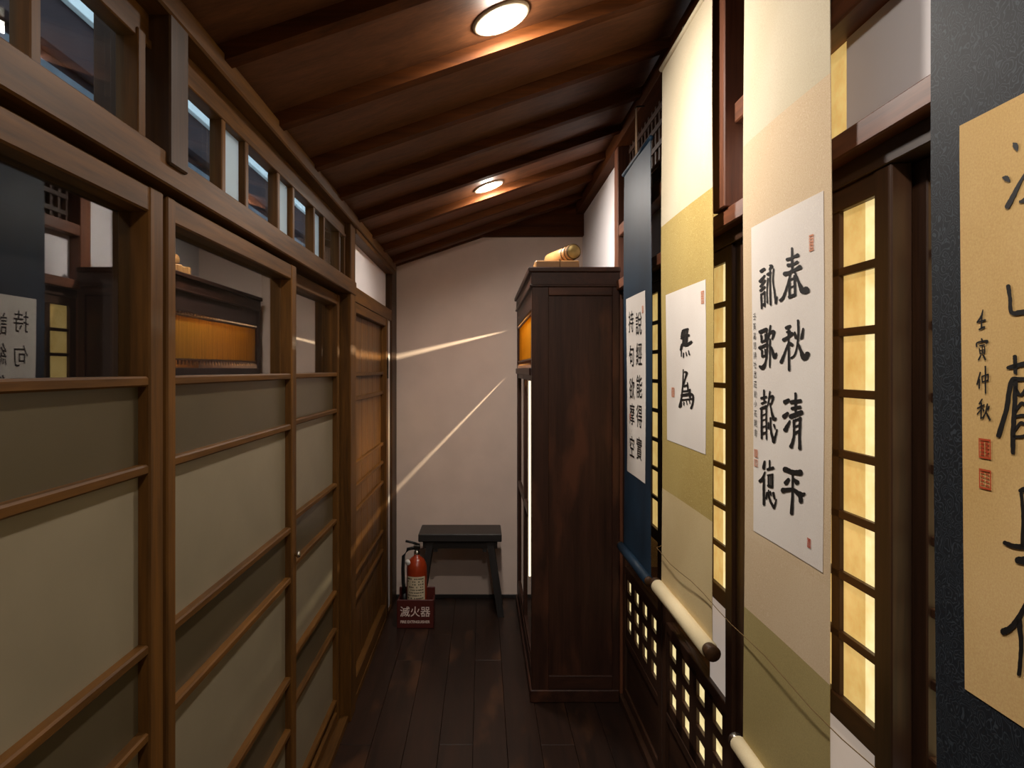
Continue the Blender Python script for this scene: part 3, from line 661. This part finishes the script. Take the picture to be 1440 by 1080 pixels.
class Scroll:
    def __init__(s, X, y0, y1, ztop, zbot, label, lean=0.0, amp=.002):
        s.X, s.y0, s.y1, s.zt, s.zb, s.lean, s.amp = X, y0, y1, ztop, zbot, lean, amp
        s.o = tag(empty('hanging_scroll', (X, (y0+y1)/2, zbot)), label, 'scroll', 'hanging calligraphy scrolls')
    def xs(s, y, z):
        u = (y-s.y0)/(s.y1-s.y0)
        return s.X + s.lean*max(0, 1.7-z) + s.amp*math.sin(5.1*z+1.7*u) + s.amp*1.2*math.sin(math.pi*u)*math.sin(2.3*z)
    def panel(s, name, y0, y1, z0, z1, mat, off=0, th=.0012, wavy=0):
        bm = bmesh.new(); ny = 10; nz = max(4, int((z1-z0)/.035)); G = []
        for side in (0, 1):
            g = []
            for j in range(nz+1):
                z = z0+(z1-z0)*j/nz
                g.append([bm.verts.new((s.xs(y, z)-off-(0 if side else th), y, z)) for y in [y0+(y1-y0)*i/ny for i in range(ny+1)]])
            G.append(g)
        for side in (0, 1):
            for j in range(nz):
                for i in range(ny):
                    f = (G[side][j][i], G[side][j][i+1], G[side][j+1][i+1], G[side][j+1][i]); bm.faces.new(f if side else f[::-1])
        for j in range(nz):
            for i in (0, ny): bm.faces.new((G[0][j][i], G[1][j][i], G[1][j+1][i], G[0][j+1][i]))
        for i in range(ny):
            for j in (0, nz): bm.faces.new((G[0][j][i], G[1][j][i], G[1][j][i+1], G[0][j][i+1]))
        o = frombm(name, bm, mat, (s.X, (y0+y1)/2, (z0+z1)/2), s.o)
        if name == 'paper_sheet': s.sheet = o
        return o
    def roller(s, r, mat, capmat, ext=.022):
        z = s.zb; x = s.X-.012
        ro = tubeobj('roller', [(x, s.y0-.004, z), (x, s.y1+.004, z)], r, mat, s.o, 20)
        for e, d in ((s.y0, -1), (s.y1, 1)):
            tubeobj('roller_knob', [(x, e+d*.003, z), (x, e+d*.010, z), (x, e+d*ext, z), (x, e+d*(ext+.003), z)], r, capmat, ro, 16, radii=[r*.80, r*.82, r*.92, r*.80])
    def top(s, mat):
        x = s.xs(s.y0, s.zt)
        tubeobj('top_rod', [(x, s.y0-.003, s.zt), (x, s.y1+.003, s.zt)], .008, mat, s.o, 12)
        yc = (s.y0+s.y1)/2; zt = min(ceil_z(s.X)-.09, s.zt+.185)
        hook = (x, yc, zt)
        for d in (-.010, .010):
            tubeobj('hanging_cord', [hook, (x, yc+d*.7, (zt+s.zt)/2), (x, yc+d, s.zt+.012), (x, yc+d*4, s.zt+.006)], .0024, 'cord_pale', s.o, 6)
        tubeobj('hook', [(x+.03, yc, zt+.006), (x, yc, zt+.004), (x-.004, yc, zt-.004)], .003, 'metal_dark', s.o, 6)
    def chars(s, strokes, x0, y0, sc, off, X=None, name='character', mat='ink'):
        bm = bmesh.new()
        def tf(px, py):
            y, z = plane(x0+px/sc, y0+py/sc, s.X)
            return Vector((s.xs(y, z)-off, y, z))
        for st_ in strokes: brush(bm, st_, tf)
        c = sum((v.co for v in bm.verts), Vector())/len(bm.verts)
        return frombm(name, bm, mat, c, s.sheet)
    def type(s, ch, yc, zc, w, h, off, name='character', mat='ink', bold=.0):
        me = glyphs(ch, 1.0, bold)
        if not me.vertices: return
        for v in me.vertices:
            y = yc - v.co.x*w; z = zc + (v.co.y)*h
            v.co = Vector((s.xs(y, z)-off-s.X, y-yc, z-zc))
        return link(name, me, mat, (s.X, yc, zc), s.sheet)
    def seal(s, ya, yb, za, zb, off, mat='seal_red', solid=True):
        """square seal: a frame with seal-script lines"""
        bm = bmesh.new()
        def q(u0, u1, v0, v1):
            vs = [bm.verts.new((s.xs(y, z)-off, y, z)) for y, z in ((ya+(yb-ya)*u0, za+(zb-za)*v0), (ya+(yb-ya)*u1, za+(zb-za)*v0), (ya+(yb-ya)*u1, za+(zb-za)*v1), (ya+(yb-ya)*u0, za+(zb-za)*v1))]
            bm.faces.new(vs)
        t = .10
        q(0,1,0,t); q(0,1,1-t,1); q(0,t,t,1-t); q(1-t,1,t,1-t)
        g = .16 if solid else .09
        for k in range(4):
            v = .16+k*.19
            q(.14,.46,v,v+g*.7); q(.54,.86,v+.03,v+.03+g*.7)
        q(.26,.26+g*.5,.14,.86); q(.64,.64+g*.6,.14,.86)
        if solid: q(.42,.46,.3,.86); q(.54,.58,.14,.6)
        return frombm('seal', bm, mat, (s.X, (ya+yb)/2, (za+zb)/2), s.sheet)
SX = .56
# --- navy brocade scroll, nearest the viewer
s1 = Scroll(SX, .445, .886, 2.34, .60, 'large navy brocade scroll with gold paper and bold black brushwork', lean=.010, amp=0)
s1.panel('mounting_silk', .445, .886, .60, 2.34, 'silk_navy')
s1.panel('paper_sheet', .505, .831, 1.077, 1.735, 'sheet_gold', .0016, .0006)
s1.roller(.018, 'silk_navy', 'black_z'); s1.top('silk_navy')
O = .0032
s1.chars([[(344,314,10),(354,326,32),(364,352,12)], [(285,500,10),(303,505,32),(318,518,18)], [(306,660,28),(340,600,26),(386,512,16),(450,420,12)],
          [(376,632,14),(400,622,22),(460,560,16)], [(420,300,16),(470,290,20),(560,270,24)]], 1340, 120, 3.86, O)
s1.chars([[(288,8,24),(296,70,20),(303,140,22),(360,140,26),(520,118,24)], [(420,-150,18),(418,-40,22),(416,120,22)], [(548,-40,22),(540,50,24),(530,150,24)]], 1340, 400, 3.6, O)
s1.chars([[(318,364,22),(320,448,20)], [(280,422,16),(318,412,24),(420,390,24),(600,360,26)], [(480,330,20),(478,420,20)], [(600,450,16),(360,478,20),(300,490,26),(272,630,24),(230,766,26)],
          [(320,488,24),(312,640,24),(304,760,26),(303,852,22)], [(318,520,14),(345,560,16),(375,520,14)], [(318,640,14),(350,600,16),(378,620,14)], [(316,670,14),(352,662,16),(380,672,14)],
          [(312,740,14),(345,700,16),(376,720,14)], [(308,770,14),(345,770,16),(378,760,14)], [(385,480,18),(384,620,20),(378,770,18)], [(450,440,20),(480,640,22),(560,820,26),(640,850,20)], [(580,560,18),(520,720,18),(440,830,16)]], 1340, 400, 3.6, O)
s1.chars([[(258,0,14),(300,-8,30),(420,-18,24)], [(264,10,14),(270,100,14),(266,215,16)], [(196,202,16),(235,216,20),(300,218,22),(440,200,24)], [(246,270,26),(290,272,36),(330,262,20)],
          [(350,20,16),(352,205,16)], [(275,60,12),(350,50,12)], [(275,110,12),(350,100,12)], [(275,160,12),(350,150,12)], [(370,260,16),(410,290,30)]], 1340, 690, 2.77, O)
s1.chars([[(300,400,14),(277,444,18),(246,500,24),(216,536,24),(188,550,28)], [(250,508,24),(258,600,18),(248,716,16)]], 1340, 690, 2.77, O)
s1.chars([[(158,128,5),(150,160,10),(128,192,8)], [(128,192,6),(170,180,10)], [(152,165,8),(150,220,9)], [(138,228,8),(165,215,10)]], 1340, 400, 3.6, O, name='inscription')
s1.chars([[(150,275,9),(155,290,9)], [(125,315,8),(128,295,8),(178,285,10),(172,300,6)], [(140,310,7),(165,305,7)], [(138,325,7),(142,350,7)], [(165,315,7),(165,345,7)], [(140,335,6),(165,330,6)],
          [(142,352,7),(165,345,7)], [(153,310,6),(153,350,6)], [(145,360,8),(133,382,8)], [(158,358,8),(168,380,9)]], 1340, 400, 3.6, O, name='inscription')
s1.chars([[(142,445,8),(125,505,9)], [(137,480,8),(135,525,9)], [(150,468,7),(152,495,7)], [(150,466,7),(182,455,8)], [(182,455,8),(180,487,7)], [(152,494,7),(182,484,7)], [(168,415,9),(167,550,8)]], 1340, 400, 3.6, O, name='inscription')
s1.chars([[(150,580,6),(135,605,9)], [(125,627,8),(160,610,8)], [(145,600,9),(143,680,8)], [(140,637,7),(124,657,7)], [(152,625,6),(158,640,8)], [(176,605,8),(166,650,8),(150,676,8)], [(168,645,8),(188,685,11)], [(184,618,8),(176,635,6)]], 1340, 400, 3.6, O, name='inscription')
def seal_px(s, x0, x1, y0, y1, mat, solid):
    ya, _ = plane(x0, 0, s.X); yb, _ = plane(x1, 0, s.X); _, zt = plane((x0+x1)/2, y0, s.X); _, zb_ = plane((x0+x1)/2, y1, s.X)
    s.seal(ya, yb, zt, zb_, O, mat, solid)
seal_px(s1, 1376, 1393, 617, 645, 'seal_red', True); seal_px(s1, 1376, 1393, 660, 688, 'seal_red', False)
# --- cream scroll with eight characters
s2 = Scroll(SX, 1.140, 1.518, 2.33, .650, 'tall cream and tan silk scroll with eight large characters in two columns')
s2.panel('upper_silk', 1.140, 1.518, 1.926, 2.33, 'silk_cream'); s2.panel('middle_silk', 1.140, 1.518, 1.10, 1.926, 'silk_cream_pattern')
s2.panel('middle_silk', 1.140, 1.518, .945, 1.10, 'silk_cream_pattern'); s2.panel('lower_silk', 1.140, 1.518, .655, .945, 'silk_olive')
s2.panel('paper_sheet', 1.164, 1.468, 1.118, 1.743, 'sheet_white', .0016, .0006)
s2.roller(.017, 'roller_cream', 'metal'); s2.top('silk_cream')
A = (1055, 330, 5.4, O); B = (1055, 530, 5.4, O)
s2.chars([[(333,100,14),(333,190,20),(334,270,18)], [(296,190,26),(338,172,18),(376,155,30)], [(302,232,28),(345,224,18),(372,206,24)], [(276,300,34),(338,275,22),(392,246,36)],
          [(325,270,14),(300,370,16),(266,470,20),(242,500,24)], [(352,285,14),(380,360,22),(408,425,42),(438,420,58)], [(312,345,16),(310,475,18)], [(350,312,20),(352,460,18)], [(312,346,14),(350,326,14)], [(312,402,12),(350,386,12)], [(308,474,26),(352,456,22)]], *A)
s2.chars([[(98,278,26),(126,260,22)], [(90,356,24),(126,310,14)], [(95,395,20),(128,345,16)], [(92,426,20),(126,396,18)], [(98,450,16),(100,560,14)], [(124,430,14),(124,545,12)], [(98,455,14),(124,437,14)], [(100,537,20),(126,524,16)],
          [(166,234,14),(180,240,24),(164,264,14)], [(148,302,22),(172,286,20)], [(168,275,14),(166,400,14),(168,532,16)], [(150,330,12),(142,430,10),(144,518,12)], [(195,258,10),(188,340,12),(198,430,14),(208,520,18)], [(208,520,16),(219,470,8)]], *A)
s2.chars([[(282,708,26),(300,700,26),(314,692,18)], [(262,800,30),(300,775,22),(328,750,28)], [(300,700,16),(300,860,16),(302,1028,20)], [(296,826,14),(266,908,18),(242,968,28)], [(304,820,22),(326,836,28)], [(346,740,14),(356,782,26)],
          [(372,650,18),(372,780,16),(350,900,14),(318,936,16)], [(374,830,14),(394,888,26),(418,936,44),(444,902,36)], [(410,712,14),(400,775,24),(390,792,10)], [(285,740,14),(312,735,18)]], *A)
s2.chars([[(86,740,32),(136,718,26)], [(95,765,18),(98,815,16)], [(125,755,14),(125,810,12)], [(95,815,18),(125,802,16)], [(80,860,26),(140,832,22)], [(98,880,18),(100,925,16)], [(122,870,12),(124,915,12)], [(98,927,16),(124,917,16)],
          [(136,730,14),(138,860,14),(126,960,16),(104,1008,32),(80,1000,20)], [(165,690,14),(155,750,14),(145,790,12)], [(158,748,16),(190,735,24),(176,792,14)], [(160,790,14),(158,900,14),(155,1005,12)], [(168,850,12),(184,905,26),(194,930,30),(207,900,14)]], *A)
s2.chars([[(268,192,36),(298,174,24)], [(260,302,36),(290,275,24)], [(270,404,36),(305,335,16)], [(350,125,20),(350,290,20)], [(315,192,30),(388,180,28)], [(322,240,26),(385,228,26)], [(310,302,34),(396,268,36)],
          [(336,330,20),(336,450,20),(314,530,30)], [(385,310,22),(380,440,22),(382,545,26)], [(336,332,18),(385,316,18)], [(338,380,14),(382,364,14)], [(336,432,20),(382,406,18)]], *B)
s2.chars([[(266,700,42),(330,724,34),(388,726,48)], [(274,806,36),(296,776,24)], [(362,802,40),(336,774,16)], [(250,862,40),(330,856,26),(382,892,40),(422,886,18)], [(384,880,30),(392,945,34)], [(328,735,18),(326,880,20),(321,1036,30)]], *B)
s2.chars([[(110,100,14),(110,180,14)], [(88,162,18),(128,150,16)], [(92,202,18),(125,187,14)], [(84,242,20),(128,222,22)], [(90,240,16),(90,466,16)], [(126,225,14),(126,472,12)], [(92,292,10),(124,280,10)], [(92,332,10),(124,320,10)], [(92,382,12),(124,372,12)], [(94,432,18),(124,420,14)],
          [(155,110,12),(146,170,12),(138,215,10)], [(150,156,14),(178,150,22),(164,206,12)], [(155,200,12),(168,270,16),(184,320,26),(200,314,16)], [(142,345,10),(142,390,16)], [(158,310,14),(160,400,16),(182,494,24)], [(182,494,20),(208,400,12)], [(184,362,16),(192,395,10)]], *B)
s2.chars([[(112,640,16),(104,692,26)], [(115,720,12),(96,770,22),(76,792,26)], [(105,770,18),(106,968,20)], [(150,635,14),(150,700,14)], [(134,702,20),(178,690,22)], [(135,747,14),(175,740,14)], [(140,745,14),(142,822,14)], [(170,740,16),(170,832,16)], [(155,745,8),(155,828,8)], [(138,826,20),(172,836,18)],
          [(132,878,18),(124,922,16)], [(142,860,12),(150,930,18),(184,994,22)], [(184,994,18),(202,930,10)], [(155,870,14),(162,900,12)], [(178,880,20),(188,925,16)]], *B)
for k, ch in enumerate('壬寅嘉慧詩社武莊前小石題書'):
    y_, z_ = plane(1063.3, 446+k*13.6, SX); s2.type(ch, y_, z_, .016, .0155, O, 'inscription')
seal_px(s2, 1061, 1066, 632, 643, 'seal_pale', True); seal_px(s2, 1061, 1066, 646, 656, 'seal_pale', False)
seal_px(s2, 1140, 1146, 330, 353, 'seal_pale', True); seal_px(s2, 1137, 1142, 757, 770, 'seal_red', True)
# --- yellow scroll with two characters
s3 = Scroll(SX, 1.723, 2.213, 2.385, .775, 'cream and yellow silk scroll with two characters on white paper')
s3.panel('upper_silk', 1.723, 2.213, 1.893, 2.385, 'silk_cream'); s3.panel('middle_silk', 1.723, 2.213, 1.082, 1.893, 'silk_gold'); s3.panel('lower_silk', 1.723, 2.213, .78, 1.082, 'silk_beige')
s3.panel('paper_sheet', 1.778, 2.154, 1.238, 1.676, 'sheet_plain', .0016, .0006)
s3.roller(.021, 'roller_cream', 'oakdark_y', .035); s3.top('silk_cream')
D = (935, 390, 4.32, O)
s3.chars([[(114,325,14),(130,318,14),(146,314,14)], [(104,372,12),(126,356,13),(151,352,17)], [(102,442,14),(112,408,16),(136,411,20),(166,392,16)], [(117,325,6),(113,405,6)], [(124,322,6),(121,405,6)], [(131,320,6),(129,408,6)], [(142,318,11),(138,405,10)], [(110,332,9),(104,362,7)],
          [(105,450,8),(104,480,6)], [(118,460,8),(117,486,8)], [(133,455,6),(137,476,8)], [(148,445,7),(153,470,9)]], *D)
s3.chars([[(115,560,6),(112,640,9),(104,720,9),(91,788,14)], [(124,575,10),(136,580,14),(128,610,10),(117,650,8)], [(115,662,12),(140,655,13)], [(140,640,8),(144,690,12)], [(110,692,10),(144,690,13)], [(104,717,18),(152,710,18)], [(155,680,10),(155,730,14)],
          [(150,706,16),(172,716,14),(172,760,12),(162,796,14)], [(104,745,10),(172,738,10)], [(103,757,7),(102,786,7)], [(118,757,7),(117,776,7)], [(133,752,7),(137,771,7)], [(150,745,7),(155,766,7)]], *D)
seal_px(s3, 945, 949, 545, 558, 'seal_pale', True); seal_px(s3, 987, 991, 409, 427, 'seal_pale', True)
# --- far blue scroll with two columns
s4 = Scroll(SX, 2.350, 2.800, 2.217, .755, 'dark blue silk scroll beside the cabinet with ten small characters')
s4.panel('mounting_silk', 2.350, 2.800, .76, 2.217, 'silk_blue')
s4.panel('paper_sheet', 2.435, 2.745, 1.06, 1.722, 'sheet_plain', .0016, .0006)
s4.roller(.017, 'silk_blue', 'oakdark_y'); s4.top('silk_blue')
for k, ch in enumerate('說經能得實'):
    y_, z_ = plane(899.3, (457.7, 500.7, 546.3, 588, 633.6)[k], SX); s4.type(ch, y_, z_, .098, .088, O, bold=.006)
for k, ch in enumerate('持句欲摩空'):
    y_, z_ = plane(889.0, (455, 503, 549, 585, 631)[k], SX); s4.type(ch, y_, z_, .092, .086, O, bold=.006)
seal_px(s4, 904, 906, 430, 440, 'seal_pale', True); seal_px(s4, 885.5, 887, 582, 590, 'seal_red', True)
# --- thin string stretched in front of the scrolls
bm = bmesh.new(); tube(bm, [(.618, .24, .893)]+[(.547-.003*math.sin(i*.8), .30+i*.0975, .893+.005*math.sin(i*1.3)) for i in range(20)]+[(.546, 2.225, .893), (.618, 2.31, .893)], .0009, 6)
tag(frombm('barrier_string', bm, 'cord_brown', (.54, 1.2, .872), None, True), 'thin brown string stretched across the lower ends of the scrolls', 'string')

# ---------------------------------------------------------------- things in the lit recess
tag(lathe('glass_bowl', [(.0,0),(.03,0),(.045,.02),(.05,.05),(.046,.08),(.03,.10),(.0,.104)], (.80, 2.28, .585), 'metal', None, 24), 'round pale glass bowl on the honey wood ledge', 'bowl')
bm = bmesh.new(); bmesh.ops.create_icosphere(bm, subdivisions=2, radius=1)
for v in bm.verts:
    k = 1+.18*math.sin(7*v.co.x+3*v.co.y)+.1*math.cos(9*v.co.z+2*v.co.x); v.co = Vector((v.co.x*.05*k, v.co.y*.10*k, max(v.co.z, -.6)*.055*k))
tag(frombm('dark_rock', bm, 'stone_dark', (0,0,0)), 'dark rough stone beside the bowl on the ledge', 'stone').location = (.80, 2.12, .617)
